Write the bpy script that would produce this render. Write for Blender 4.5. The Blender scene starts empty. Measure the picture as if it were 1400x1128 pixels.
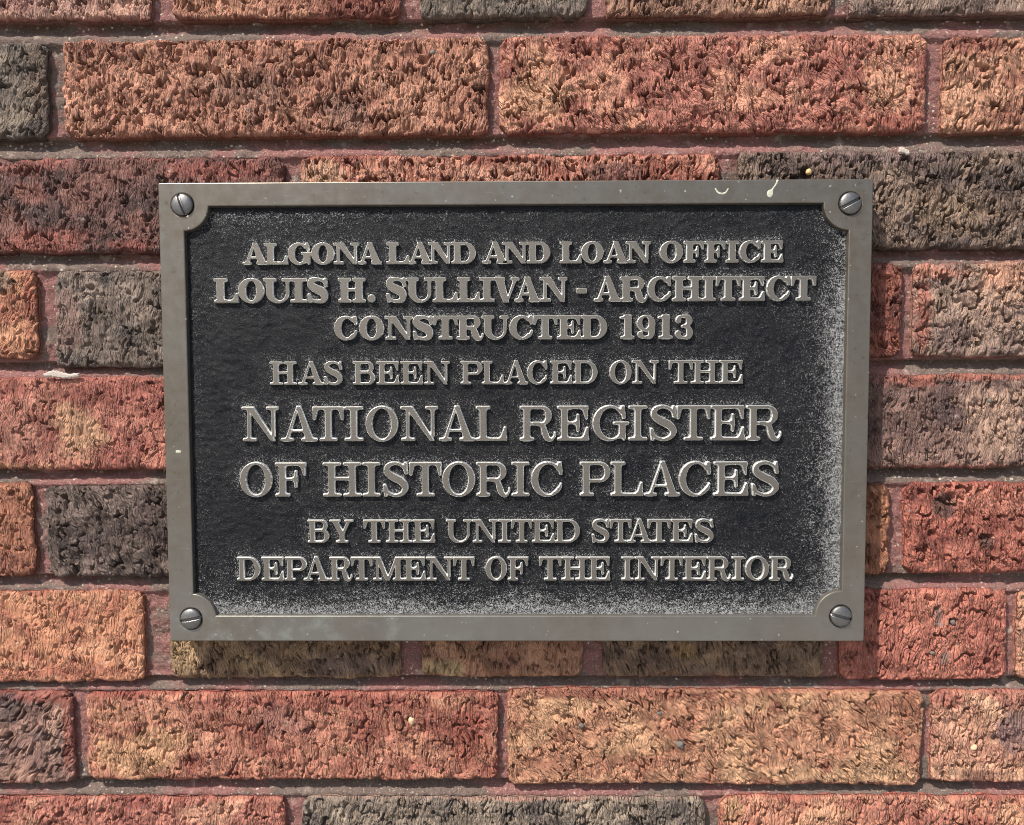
import bpy, bmesh, math, random
import numpy as np
sc = bpy.context.scene
# ---------------------------------------------------------------- camera
W_PL, H_PL = 0.5, 0.3273                      # plaque size in metres
CZ = 1.52                                     # height of the plaque centre above the added, unseen pavement
FACE = -0.020                                 # y of the plaque's front; brick faces stand at y = 0
F_PX = 1080.0
pitch, yaw, roll = math.radians(-3.06), math.radians(0.59), math.radians(0.18)
def m_rot():
    a, b, c = pitch, yaw, roll
    Rx = np.array([[1, 0, 0], [0, math.cos(a), -math.sin(a)], [0, math.sin(a), math.cos(a)]])
    Rz = np.array([[math.cos(b), -math.sin(b), 0], [math.sin(b), math.cos(b), 0], [0, 0, 1]])
    Ry = np.array([[math.cos(c), 0, math.sin(c)], [0, 1, 0], [-math.sin(c), 0, math.cos(c)]])
    return Rz @ Rx @ Ry
RC = m_rot()
CAM = np.array([0.0038, FACE-0.5594, CZ+0.0314])
def at(px, py, Y):                            # a point of the photograph on the upright plane y = Y
    d = RC @ np.array([(px-700)/F_PX, 1.0, (564-py)/F_PX])
    p = CAM+d*((Y-CAM[1])/d[1])
    return p[0], p[2]
from mathutils import Matrix, Vector
cd = bpy.data.cameras.new('camera'); cam = bpy.data.objects.new('camera', cd); sc.collection.objects.link(cam)
Mx = Matrix(((RC[0, 0], RC[0, 2], -RC[0, 1], CAM[0]), (RC[1, 0], RC[1, 2], -RC[1, 1], CAM[1]), (RC[2, 0], RC[2, 2], -RC[2, 1], CAM[2]), (0, 0, 0, 1)))
cam.matrix_world = Mx
cd.sensor_width = 36; cd.lens = 36*F_PX/1400; cd.clip_start = .01; cd.clip_end = 500
sc.camera = cam
sc.render.resolution_x, sc.render.resolution_y = 1024, 825
# ---------------------------------------------------------------- sky, sun, exposure
to_sun = Vector((-1.0, -1.0, 1.75)).normalized()
elev = math.asin(to_sun.z); az = math.atan2(to_sun.x, to_sun.y)
world = bpy.data.worlds.new("World"); sc.world = world; world.use_nodes = True
nt = world.node_tree; bg = nt.nodes['Background']
sky = nt.nodes.new('ShaderNodeTexSky'); sky.sky_type = 'NISHITA'; sky.sun_disc = False
sky.sun_elevation = elev; sky.sun_rotation = az; sky.dust_density = 2.5; sky.air_density = 1.0; sky.ozone_density = 1.0
nt.links.new(sky.outputs[0], bg.inputs[0]); bg.inputs[1].default_value = 0.12
sd = bpy.data.lights.new('sun', 'SUN'); sun = bpy.data.objects.new('sun', sd); sc.collection.objects.link(sun)
sd.energy = 5.0; sd.angle = math.radians(1.2); sd.color = (1.0, .95, .88)
sun.rotation_euler = to_sun.to_track_quat('Z', 'Y').to_euler()
sc.view_settings.view_transform = 'Standard'; sc.view_settings.look = 'None'; sc.view_settings.gamma = 1
sc.cycles.filter_width = 0.9
sc.view_settings.exposure = 0.52
# ---------------------------------------------------------------- helpers
def lin(c): return np.array([((v/255)/12.92 if v/255 <= .04045 else ((v/255+.055)/1.055)**2.4) for v in c])
def hash2(i, j, s):
    i = i.astype(np.int64); j = j.astype(np.int64)
    h = (i*374761393+j*668265263+s*2147483647+s*974711) & 0xffffffff
    h = ((h ^ (h >> 13))*1274126177) & 0xffffffff
    h = ((h ^ (h >> 16))*2246822519) & 0xffffffff
    return (h ^ (h >> 15)) & 0xffffffff
def rnd(i, j, s): return (hash2(i, j, s) & 0xffffff)/16777216.0
def noise(x, y, s=0):                         # gradient noise, about -0.7 .. 0.7
    i = np.floor(x); j = np.floor(y); fx = x-i; fy = y-j
    ux = fx*fx*fx*(fx*(fx*6-15)+10); uy = fy*fy*fy*(fy*(fy*6-15)+10)
    def g(a, b):
        t = rnd(i+a, j+b, s)*2*math.pi
        return np.cos(t)*(fx-a)+np.sin(t)*(fy-b)
    return (g(0, 0)*(1-ux)+g(1, 0)*ux)*(1-uy)+(g(0, 1)*(1-ux)+g(1, 1)*ux)*uy
def fbm(x, y, s=0, o=3):
    r = 0; a = 1.0
    for k in range(o): r = r+a*noise(x*2**k, y*2**k, s+k*17); a *= .5
    return r
def voro(x, y, s=0, jit=.9):
    i = np.floor(x); j = np.floor(y)
    f1 = np.full(x.shape, 9.0); f2 = np.full(x.shape, 9.0); cid = np.zeros(x.shape)
    for a in (-1, 0, 1):
        for b in (-1, 0, 1):
            px = i+a+.5+(rnd(i+a, j+b, s)-.5)*jit; py = j+b+.5+(rnd(i+a, j+b, s+7)-.5)*jit
            d = np.hypot(px-x, py-y); c = rnd(i+a, j+b, s+13)
            m = d < f1
            f2 = np.where(m, f1, np.minimum(f2, d)); cid = np.where(m, c, cid); f1 = np.where(m, d, f1)
    return f1, f2, cid
def sstep(a, b, x):
    t = np.clip((x-a)/(b-a), 0, 1); return t*t*(3-2*t)
def raw_mesh(name, V, Fq, mats, parent=None, smooth=True, col=None, attrs=None):
    me = bpy.data.meshes.new(name)
    V = np.asarray(V, np.float32); Fq = np.asarray(Fq, np.int32); n = Fq.shape[1]
    me.vertices.add(len(V)); me.vertices.foreach_set('co', V.ravel())
    me.loops.add(Fq.size); me.loops.foreach_set('vertex_index', Fq.ravel())
    me.polygons.add(len(Fq)); me.polygons.foreach_set('loop_start', np.arange(0, Fq.size, n, dtype=np.int32))
    me.polygons.foreach_set('use_smooth', np.full(len(Fq), smooth))
    me.update(calc_edges=True)
    if col is not None:
        a = me.color_attributes.new('tint', 'FLOAT_COLOR', 'POINT')
        a.data.foreach_set('color', np.c_[col, np.ones(len(col))].astype(np.float32).ravel())
    for k, v in (attrs or {}).items():
        a = me.attributes.new(k, 'FLOAT', 'POINT'); a.data.foreach_set('value', np.asarray(v, np.float32))
    me.materials.append(mats)
    return link(name, me, parent)
def link(name, me, parent=None):
    o = bpy.data.objects.new(name, me); sc.collection.objects.link(o)
    if parent: o.parent = parent
    return o
def empty(name, label, cat, loc):
    o = bpy.data.objects.new(name, None); sc.collection.objects.link(o); o.location = loc
    o['label'] = label; o['category'] = cat; o.empty_display_size = .05
    return o
def grid_faces(ny, nx):                       # faces of a grid whose rows run downwards in z, seen from -y
    q = np.arange(ny*nx).reshape(ny, nx)
    return np.stack([q[:-1, :-1], q[1:, :-1], q[1:, 1:], q[:-1, 1:]], -1).reshape(-1, 4)
# ---------------------------------------------------------------- materials
class N:
    def __init__(s, name):
        s.m = bpy.data.materials.new(name); s.m.use_nodes = True; s.t = s.m.node_tree; s.b = s.t.nodes['Principled BSDF']
    def new(s, ty, **k):
        n = s.t.nodes.new(ty)
        for a, v in k.items():
            if a.startswith('_'): n.inputs[a[1:].replace('_', ' ')].default_value = v
            else: setattr(n, a, v)
        return n
    def l(s, a, b): s.t.links.new(a, b)
    def coord(s):
        return s.new('ShaderNodeTexCoord').outputs['Object']
    def noise(s, sc_, det=3, rough=.6, vec=None):
        n = s.new('ShaderNodeTexNoise'); n.inputs['Scale'].default_value = sc_; n.inputs['Detail'].default_value = det; n.inputs['Roughness'].default_value = rough
        s.l(vec or s.coord(), n.inputs['Vector']); return n.outputs[0]
    def ramp(s, fac, a, b, ca=(0, 0, 0, 1), cb=(1, 1, 1, 1)):
        r = s.new('ShaderNodeValToRGB'); e = r.color_ramp.elements
        e[0].position = a; e[1].position = b; e[0].color = ca; e[1].color = cb
        s.l(fac, r.inputs[0]); return r.outputs[0]
    def mix(s, fac, a, b, mode='MIX'):
        m = s.new('ShaderNodeMix', data_type='RGBA', blend_type=mode)
        for x, i in ((fac, 0), (a, 6), (b, 7)):
            if hasattr(x, 'is_linked'): s.l(x, m.inputs[i])
            else: m.inputs[i].default_value = x if i == 0 else (*x[:3], 1)
        return m.outputs[2]
    def math(s, op, a, b=0.0, c=0.0, clamp=False):
        m = s.new('ShaderNodeMath', operation=op, use_clamp=clamp)
        for x, i in ((a, 0), (b, 1), (c, 2)):
            if hasattr(x, 'is_linked'): s.l(x, m.inputs[i])
            else: m.inputs[i].default_value = x
        return m.outputs[0]
    def bump(s, h, strength, dist, prev=None):
        b = s.new('ShaderNodeBump'); b.inputs['Strength'].default_value = strength; b.inputs['Distance'].default_value = dist
        s.l(h, b.inputs['Height'])
        if prev: s.l(prev, b.inputs['Normal'])
        return b.outputs[0]
def attr(n, name): return n.new('ShaderNodeAttribute', attribute_name=name)
def mat_brick():
    n = N('weathered brick')
    a = attr(n, 'tint').outputs['Color']
    g = n.noise(1400, 2, .7); c = n.mix(n.ramp(g, .25, .75), (.72, .72, .72), (1.28, 1.28, 1.28))
    col = n.mix(1.0, a, c, 'MULTIPLY')
    sp = n.ramp(n.noise(620, 1, .5), .68, .72); col = n.mix(n.math('MULTIPLY', sp, .55), col, (.30, .25, .21))
    dk = n.ramp(n.noise(480, 1, .5), .30, .26); 
    col = n.mix(n.math('MULTIPLY', dk, .0), col, (.04, .035, .03))
    n.l(col, n.b.inputs['Base Color']); n.b.inputs['Roughness'].default_value = .85
    n.b.inputs['Specular IOR Level'].default_value = .25
    sk = attr(n, 'skin').outputs['Vector']; amt = attr(n, 'tearing').outputs['Fac']
    def mp(x, z):
        m = n.new('ShaderNodeMapping'); m.inputs['Scale'].default_value = (x, .9, z); n.l(sk, m.inputs[0]); return m.outputs[0]
    def vein(x, z, w, det):                   # thin meandering fissures, mostly upright
        f = n.noise(1.0, det, .45, mp(x, z)); a_ = n.math('ABSOLUTE', n.math('SUBTRACT', f, .5))
        return n.math('SMOOTH_MIN', n.math('DIVIDE', a_, w), 1.0, .35)
    v1 = vein(.42, .095, .085, 1.5); v2 = vein(.85, .20, .11, 2); 
    gate = n.ramp(n.noise(1.0, 2, .5, mp(.13, .09)), .40, .56)
    hh = n.math('ADD', n.math('MULTIPLY', v1, n.math('MULTIPLY_ADD', gate, .8, .45)), n.math('MULTIPLY', v2, .50))
    gr = n.noise(1.0, 3, .65, mp(1.5, .55)); hh = n.math('ADD', hh, n.math('MULTIPLY', gr, .85))
    hh = n.math('MULTIPLY', hh, amt)
    b = n.bump(g, .5, .0005); b = n.bump(hh, 1.0, .0019, b)
    n.l(b, n.b.inputs['Normal']); return n.m
def mat_mortar():
    n = N('sandy mortar')
    a = attr(n, 'tint').outputs['Color']
    g = n.noise(1100, 3, .7); col = n.mix(1.0, a, n.mix(n.ramp(g, .25, .75), (.65, .65, .65), (1.3, 1.3, 1.3)), 'MULTIPLY')
    v = n.new('ShaderNodeTexVoronoi'); v.inputs['Scale'].default_value = 270; n.l(n.coord(), v.inputs['Vector'])
    # pale sand grains: only some cells, each a small dot
    pick = n.math('GREATER_THAN', n.new('ShaderNodeSeparateColor').outputs[0], .5)
    sep = pick.node.inputs[0].links[0].from_node; n.l(v.outputs['Color'], sep.inputs[0]); pick.node.inputs[1].default_value = .70
    dot = n.math('MULTIPLY', n.math('LESS_THAN', n.math('ADD', v.outputs['Distance'], n.math('MULTIPLY', n.noise(1500, 1, .5), .3)), .40), pick)
    dot = n.math('MULTIPLY', dot, n.ramp(n.noise(17, 3, .6), .42, .60))
    v2 = n.new('ShaderNodeTexVoronoi'); v2.inputs['Scale'].default_value = 900; n.l(n.coord(), v2.inputs['Vector'])
    s2 = n.new('ShaderNodeSeparateColor'); n.l(v2.outputs['Color'], s2.inputs[0])
    d2 = n.math('MULTIPLY', n.math('LESS_THAN', v2.outputs['Distance'], .30), n.math('GREATER_THAN', s2.outputs[1], .80))
    col = n.mix(n.math('MULTIPLY', dot, .85), col, (.60, .52, .41)); col = n.mix(n.math('MULTIPLY', d2, .7), col, (.52, .46, .38))
    n.l(col, n.b.inputs['Base Color']); n.b.inputs['Roughness'].default_value = .9; n.b.inputs['Specular IOR Level'].default_value = .2
    b = n.bump(g, .9, .0010); b = n.bump(n.noise(420, 3, .7), .7, .0016, b); b = n.bump(dot, .6, .0006, b); n.l(b, n.b.inputs['Normal']); return n.m
def mat_bronze(name='satin bronze', base=(.142, .114, .085), verdi=.0):
    n = N(name)
    big = n.noise(14, 4, .6); fine = n.noise(900, 2, .6); mid = n.noise(130, 3, .6)
    col = n.mix(n.ramp(big, .35, .65), tuple(.92*c for c in base), tuple(v*c for v, c in zip((1.07, 1.06, 1.05), base)))
    col = n.mix(n.math('MULTIPLY', n.ramp(mid, .3, .8), .25), col, (.36, .37, .35))
    if verdi:
        tone = n.ramp(n.noise(5.5, 3, .55), .38, .62); col = n.mix(n.math('MULTIPLY', tone, .55), col, (.158, .148, .132))
        ms = n.new('ShaderNodeMapping'); ms.inputs['Scale'].default_value = (.05, 1, 1); n.l(n.coord(), ms.inputs[0])
        scr = n.ramp(n.noise(800, 2, .5, ms.outputs[0]), .66, .74); col = n.mix(n.math('MULTIPLY', scr, .30), col, (.30, .28, .25))
        mp = n.new('ShaderNodeMapping'); mp.inputs['Scale'].default_value = (1, 1, .12); n.l(n.coord(), mp.inputs[0])
        run = n.ramp(n.noise(70, 4, .65, mp.outputs[0]), .42, .62)
        col = n.mix(n.math('MULTIPLY', run, .22), col, (.125, .105, .078))
        cloud = n.ramp(n.noise(22, 5, .68), .46, .60); col = n.mix(n.math('MULTIPLY', cloud, .16), col, (.20, .205, .195))
        spot = n.ramp(n.noise(210, 2, .5), .64, .70); col = n.mix(n.math('MULTIPLY', spot, .5), col, (.10, .085, .065))
        sx = n.new('ShaderNodeSeparateXYZ'); n.l(n.coord(), sx.inputs[0])
        low = n.ramp(n.math('MULTIPLY_ADD', sx.outputs[2], -1.0), .120, .150)
        left = n.ramp(n.math('MULTIPLY_ADD', sx.outputs[0], -1.0), -.02, .10)
        vv = n.math('MULTIPLY', n.math('MULTIPLY', n.ramp(n.noise(48, 5, .72), .50, .66), low), left)
        col = n.mix(n.math('MULTIPLY', vv, .38), col, (.34, .41, .38))
        rgh = n.math('MULTIPLY_ADD', vv, .25, .38)
        n.l(rgh, n.b.inputs['Roughness'])
        pale = n.math('MULTIPLY', n.ramp(n.math('MULTIPLY_ADD', sx.outputs[2], -1.0), .05, .175), n.ramp(n.noise(12, 3, .6), .25, .55))
        col = n.mix(n.math('MULTIPLY', pale, .62), col, (.225, .222, .208))
        # pale flecks and fine scratches
        fl = n.ramp(n.noise(330, 1, .4), .735, .77); col = n.mix(n.math('MULTIPLY', fl, .7), col, (.55, .53, .48))
    else:
        e = attr(n, 'edge').outputs['Fac']; e = n.math('MULTIPLY', e, n.ramp(n.noise(260, 2, .6), .22, .48))
        col = n.mix(n.math('MULTIPLY', e, .95), col, (.80, .81, .78)); n.l(n.math('MULTIPLY_ADD', e, -.12, .46), n.b.inputs['Roughness'])  # bevels lightened: painted highlight on top of edge wear
    n.l(col, n.b.inputs['Base Color']); n.b.inputs['Metallic'].default_value = METAL
    b = n.bump(fine, .12, .0004); b = n.bump(mid, .12, .0010, b); b = n.bump(n.noise(30, 2, .5), .10, .004, b)
    n.l(b, n.b.inputs['Normal']); return n.m
METAL = .72
def mat_field():
    n = N('dark patina with painted glow and wear')
    glow_dust = attr(n, 'glow_dust').outputs['Fac']  # mask: painted bounce glow mixed with wear on raised spots
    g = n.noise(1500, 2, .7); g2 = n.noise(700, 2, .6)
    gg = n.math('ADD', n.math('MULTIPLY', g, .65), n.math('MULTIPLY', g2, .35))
    f = n.math('ADD', gg, n.math('MULTIPLY_ADD', glow_dust, .36, -.675)); f = n.math('MULTIPLY', f, 5.2, clamp=True)
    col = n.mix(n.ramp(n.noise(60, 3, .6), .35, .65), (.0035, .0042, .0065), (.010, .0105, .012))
    col = n.mix(n.math('MULTIPLY', n.ramp(gg, .52, .60), n.math('MULTIPLY_ADD', glow_dust, 1.6, .16)), col, (.085, .083, .080))
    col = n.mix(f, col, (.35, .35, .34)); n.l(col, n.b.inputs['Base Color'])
    n.l(n.math('MULTIPLY_ADD', f, .30, .48), n.b.inputs['Roughness'])
    n.b.inputs['Specular IOR Level'].default_value = .14
    b = n.bump(gg, .9, .0011); n.l(b, n.b.inputs['Normal']); return n.m
def mat_simple(name, col, rough, metal=0, bscale=None, bs=.3, bd=.0004):
    n = N(name)
    g = n.noise(bscale or 300, 3, .6); c = n.mix(n.ramp(g, .3, .7), tuple(.85*v for v in col), tuple(min(1, 1.15*v) for v in col))
    n.l(c, n.b.inputs['Base Color']); n.b.inputs['Roughness'].default_value = rough; n.b.inputs['Metallic'].default_value = metal
    n.l(n.bump(g, bs, bd), n.b.inputs['Normal']); return n.m
M_BRICK = mat_brick(); M_MORTAR = mat_mortar(); M_FRAME = mat_bronze('satin bronze frame', verdi=1)
M_LETTER = mat_bronze('worn bronze with painted highlights', (.158, .138, .114)); M_FIELD = mat_field()
M_SCREW = mat_simple('dull grey steel', (.165, .16, .155), .44, .85, 420, .5, .0003)
M_SLOT = mat_simple('slot grime', (.03, .03, .032), .8)
M_DROP = mat_simple('dried droppings', (.42, .41, .32), .8, 0, 500)
M_CHALK = mat_simple('pale lime', (.42, .36, .31), .9, 0, 900, .6, .001)
M_PEBBLE = mat_simple('ochre pebble', (.50, .32, .14), .6, 0, 300)
M_BOUNCE_PAVE = mat_simple('unseen bounce paving', (.26, .25, .235), .9, 0, 4)
# ---------------------------------------------------------------- lettering (signed distance glyphs, cap height = 1)
def s_box(X, Y, x0, x1, y0, y1, r=0.02):
    r = min(r, (x1-x0)/2*.99, (y1-y0)/2*.99)
    dx = np.abs(X-(x0+x1)/2)-(x1-x0)/2+r; dy = np.abs(Y-(y0+y1)/2)-(y1-y0)/2+r
    return np.hypot(np.maximum(dx, 0), np.maximum(dy, 0))+np.minimum(np.maximum(dx, dy), 0)-r
def s_ell(X, Y, cx, cy, rx, ry):
    px, py = X-cx, Y-cy
    k0 = np.hypot(px/rx, py/ry); k1 = np.hypot(px/rx**2, py/ry**2)+1e-9
    return k0*(k0-1)/k1
def s_seg(X, Y, x0, y0, x1, y1, r0, r1):
    dx, dy = x1-x0, y1-y0
    t = np.clip(((X-x0)*dx+(Y-y0)*dy)/(dx*dx+dy*dy+1e-12), 0, 1)
    return np.hypot(X-x0-t*dx, Y-y0-t*dy)-(r0+t*(r1-r0))
def s_bar(X, Y, x0, y0, x1, y1, h0, h1=None):           # slanted bar with horizontal ends, h = horizontal half widths
    if h1 is None: h1 = h0
    t = (Y-y0)/(y1-y0); c = x0+t*(x1-x0); h = h0+t*(h1-h0)
    L = abs(y1-y0)/math.hypot(x1-x0, y1-y0)
    return np.maximum((np.abs(X-c)-h)*L, np.maximum(min(y0, y1)-Y, Y-max(y0, y1)))
def s_stroke(X, Y, pts, n=10):
    P = np.array(pts, float); m = len(P); out = None; S = []
    for i in range(m-1):
        p0 = P[max(i-1, 0)]; p1 = P[i]; p2 = P[i+1]; p3 = P[min(i+2, m-1)]
        for t in np.linspace(0, 1, n, endpoint=False):
            S.append(.5*((2*p1)+(-p0+p2)*t+(2*p0-5*p1+4*p2-p3)*t*t+(-p0+3*p1-3*p2+p3)*t**3))
    S.append(P[-1])
    for a, b in zip(S[:-1], S[1:]):
        d = s_seg(X, Y, a[0], a[1], b[0], b[1], a[2], b[2])
        out = d if out is None else np.minimum(out, d)
    return out
def U(*ds, k=0.03):
    o = ds[0]
    for d in ds[1:]:
        h = np.clip(.5+.5*(d-o)/k, 0, 1); o = d+(o-d)*h-k*h*(1-h)
    return o
def SUB(a, b): return np.maximum(a, -b)
def glyph(ch, X, Y, w, st, hl):
    d = glyph0(ch, X, Y, w, st, hl)
    if ch in 'ILEFTHNMPBDRYU1AV':
        if ch not in 'RUAV1': d = np.maximum(d, -Y)
        d = np.maximum(d, Y-(1.02 if ch in 'A1' else 1))
    n = 1                                                # soften the corners as a sand casting does
    p = np.pad(d, 1, mode='edge')
    return (p[:-2, 1:-1]+p[2:, 1:-1]+p[1:-1, :-2]+p[1:-1, 2:]+2*p[1:-1, 1:-1])/6
def glyph0(ch, X, Y, w, st, hl):
    B = lambda *a, **k: s_box(X, Y, *a, **k)
    kb = .075                                            # bracket softness
    hs = hl*.62                                          # hairline half-ish
    th = hl*1.05                                         # thin stem width
    def stem(c, wd=st, a=0, b=1): return B(c-wd/2, c+wd/2, a, b)
    def serif(x0, x1, y): return B(x0, x1, y, y+hl, r=.03) if y < .5 else B(x0, x1, 1-hl, 1, r=.03)
    if ch == 'I': return U(stem(w/2), serif(0, w, 0), serif(0, w, 1), k=kb)
    if ch == 'H':
        a = w*.475; cl, cr = a*.5+.0, w-a*.5
        return U(U(stem(cl), serif(0, a, 0), serif(0, a, 1), k=kb), U(stem(cr), serif(w-a, w, 0), serif(w-a, w, 1), k=kb), B(cl, cr, .5-hl*.5+.02, .5+hl*.5+.02), k=.035)
    if ch in 'LEF':
        c = .13*w+st/2
        d = U(stem(c), serif(0, c+st/2+.13*w, 1), serif(0, c+st/2+.13*w, 0), k=kb)
        if ch in 'LE':
            arm = np.maximum(s_bar(X, Y, w-.02, .42 if ch == 'L' else .40, w-.02-hl*.6, 0, hl*.35+.02, hl*1.2+.02), X-w)
            arm = U(B(c, w, 0, hl, r=.02), arm, k=.09)
            d = U(d, arm, k=.04)
        if ch in 'EF':
            xr = w*.975
            arm = np.maximum(s_bar(X, Y, xr-.01, .60, xr-.02-hl*.5, 1, hl*.35+.02, hl*1.1+.02), X-xr)
            d = U(d, U(B(c, xr, 1-hl, 1, r=.02), arm, k=.09), k=.04)
            m = w*.66
            ser = s_seg(X, Y, m, .29, m, .73, hl*.32+.015, hl*.32+.015)
            mid = U(B(c, m, .5-hl*.4+.01, .5+hl*.45+.01), ser, k=.13)
            d = U(d, mid, k=.04)
        return d
    if ch == 'T':
        a = .58*w
        d = U(stem(w/2), serif(w/2-a/2, w/2+a/2, 0), B(0, w, 1-hl, 1, r=.02), k=kb)
        la = np.maximum(s_bar(X, Y, hl*.25, .60, hl*.65, 1, hl*.32+.02, hl*.9+.02), -X)
        ra = np.maximum(s_bar(X, Y, w-hl*.25, .60, w-hl*.65, 1, hl*.32+.02, hl*.9+.02), X-w)
        return U(d, la, ra, k=.06)
    if ch == 'N':
        xl = .20*w; xr = .85*w
        a = xl+th*.5+.13*w
        d = U(stem(xl, th), serif(0.02*w, a+.02*w, 0), k=kb)
        d2 = U(stem(xr, th, .12), serif(xr-.5*(w-xr)*1.9-.06, w, 1), k=kb)
        dg = np.maximum(s_bar(X, Y, xl-th*.5+st*.42, 1, xr+th*.5-st*.22, -.02, st*.60, st*.34), X-xr-th*.5)
        return U(d, d2, dg, B(0, xl+.04, 1-hl, 1, r=.03), k=.03)
    if ch in 'AV':
        Yy = Y if ch == 'A' else 1-Y
        Xx = X
        ap = w*.49 if ch == 'A' else w*.51
        fl, fr = .15*w, .80*w
        if ch == 'V': fl, fr = .21*w, .86*w; 
        tl, tr = (th, st*1.12) if ch == 'A' else (st*1.12, th)
        g = lambda *a: s_bar(X, Yy, *a)
        d = U(g(fl, 0, ap-.02, 1.02, tl*.55, tl*.36), g(fr, 0, ap+.0, 1.02, tr*.55, tr*.34), k=.02)
        d = np.maximum(d, Yy-1.02)
        s1 = s_box(X, Yy, fl-.16*w, fl+.20*w, 0, hl, r=.03)
        s2 = s_box(X, Yy, fr-.25*w, min(fr+.21*w, w), 0, hl, r=.03)
        if ch == 'V':
            s1 = s_box(X, Yy, 0, fl+.24*w, 0, hl, r=.03); s2 = s_box(X, Yy, fr-.2*w, w, 0, hl, r=.03)
        d = U(d, s1, s2, k=.06)
        if ch == 'A': d = U(d, B(fl+.13*w, fr-.12*w, .26, .26+hl*.85), k=.03)
        return d
    if ch == 'M':
        xl, xr = .14*w, .80*w
        d1 = U(stem(xl, th), serif(0, .29*w, 0), k=kb); d2 = U(stem(xr, st), serif(w*.63, w, 0), serif(xr, w, 1), k=kb)
        m = .47*w
        a = s_bar(X, Y, xl+.02*w, 1, m, 0, st*.55, st*.42); b = s_bar(X, Y, xr-.02*w, 1, m, 0, th*.6, th*.6)
        return U(d1, d2, a, b, B(0, xl+.05, 1-hl, 1, r=.03), k=.035)
    if ch == 'Y':
        d = U(stem(w*.52, st, 0, .5), serif(w*.26, w*.78, 0), k=kb)
        a = s_bar(X, Y, w*.21, 1, w*.50, .40, st*.58); b = s_bar(X, Y, w*.83, 1, w*.56, .40, th*.62)
        return U(d, a, b, serif(0, .47*w, 1), serif(.62*w, w, 1), k=.045)
    if ch == 'U':
        xl, xr = .10*w+st/2, w*.86
        L, R = xl-st/2, xr+th/2; iL, iR = xl+st/2, xr-th/2
        def up(x0, x1, ry, c=.40):
            return np.where(Y > c, np.abs(X-(x0+x1)/2)-(x1-x0)/2, s_ell(X, Y, (x0+x1)/2, c, (x1-x0)/2, ry))
        body = np.maximum(SUB(up(L, R, .42), up(iL, iR, .42-hl*.95)), Y-1)
        return U(body, serif(0, xl+st/2+.10*w, 1), serif(xr-.2*w, w, 1), k=kb*.8)
    if ch == 'O':
        return SUB(s_ell(X, Y, w/2, .5, w/2, .52), s_ell(X, Y, w/2, .5, w/2-st*1.05, .52-hl*.92))
    if ch in 'CG':
        W = w*1.02 if ch == 'C' else w*.92
        ring = SUB(s_ell(X, Y, W/2, .5, W/2, .52), s_ell(X, Y, W/2+.05*W, .5, W/2-st*.85, .52-hl*.95))
        cut = np.maximum(s_ell(X, Y, W, .5, W*.42, .36), -(X-W*.6))
        ring = np.maximum(ring, -np.maximum(W*.68-X, np.abs(Y-.51)-.25))
        barb = np.maximum(s_bar(X, Y, W*.93, .62, W*.89, 1.01, hl*.42+.01, hl*.55+.01), X-W*.98)
        ring = U(ring, barb, k=.10)
        if ch == 'C':
            ring = U(ring, s_stroke(X, Y, [(W*.72, .10, hl*.5), (W*.86, .20, hl*.52), (W*.93, .36, hl*.42)], n=5), k=.06)
        else:
            sp = U(B(W*.88-st/2, W*.88+st/2, .06, .46), B(W*.60, w, .46-hl*.1, .46+hl*.85, r=.03), k=.06)
            ring = U(ring, sp, B(W*.90, W*.90+hl*.7, -.01, .2, r=.03), k=.05)
        return ring
    if ch in 'DPBR':
        c = .11*w+st/2
        def bowl(x1, y0, y1, bst=st, tk=hl):
            ry = (y1-y0)/2; cy = (y0+y1)/2; rx = min(ry*1.02, (x1-c)*.62) if ch == 'D' else min(ry*1.05, (x1-c)*.7)
            xc = x1-rx
            o = np.minimum(np.where(X > xc, s_ell(X, Y, xc, cy, rx, ry), np.abs(Y-cy)-ry), 9); o = np.maximum(o, c-X)
            irx = max(rx-bst, .02); iry = ry-tk
            i = np.where(X > xc, s_ell(X, Y, xc, cy, irx, iry), np.abs(Y-cy)-iry); i = np.maximum(i, c-X)
            return SUB(o, i)
        if ch == 'D':
            return U(U(stem(c), B(0, c+.1, 0, hl, r=.03), B(0, c+.1, 1-hl, 1, r=.03), k=.05), bowl(w, 0, 1, st*1.0), k=.03)
        if ch == 'P':
            return U(U(stem(c), serif(0, c+st/2+.14*w, 0), B(0, c+.1, 1-hl, 1, r=.03), k=kb), bowl(w, .40, 1, st*.9), k=.03)
        if ch == 'B':
            return U(stem(c), B(0, c+.1, 0, hl, r=.03), B(0, c+.1, 1-hl, 1, r=.03), bowl(w*.94, .49, 1, st*.88), bowl(w, 0, .49+hl, st*.92), k=.03)
        leg = s_stroke(X, Y, [(c+.18*w, .49, hl*.45), (w*.62, .44, st*.36), (w*.70, .24, st*.48), (w*.76, .08, st*.42), (w*.88, .03, hl*.55), (w*.965, .14, hl*.38), (w*.975, .24, hl*.33)], n=5)
        return U(U(stem(c), serif(0, c+st/2+.11*w, 0), B(0, c+.1, 1-hl, 1, r=.03), k=kb), bowl(w*.90, .44, 1, st*.95), leg, k=.03)
    if ch == 'S':
        a = st*.52; h = hl*.52
        sp = s_stroke(X, Y, [(w*.90, .70, h), (w*.80, .87, h*1.0), (w*.52, 1.02-h, h*1.05), (w*.22, .90, a*.75), (w*.17, .72, a*.95), (w*.40, .57, a*1.12), (w*.72, .44, a*1.12), (w-a*.95, .27, a*.95), (w*.76, .10, a*.7), (w*.48, h-.02, h*1.05), (w*.20, .12, h), (w*.10, .30, h)], n=6)
        b1 = s_bar(X, Y, w*.93, .64, w*.88, 1.01, hl*.42, hl*.5); b2 = s_bar(X, Y, w*.12, -.01, w*.055, .37, hl*.5, hl*.42)
        return U(sp, np.maximum(b1, X-w*.98), b2, k=.04)
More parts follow.
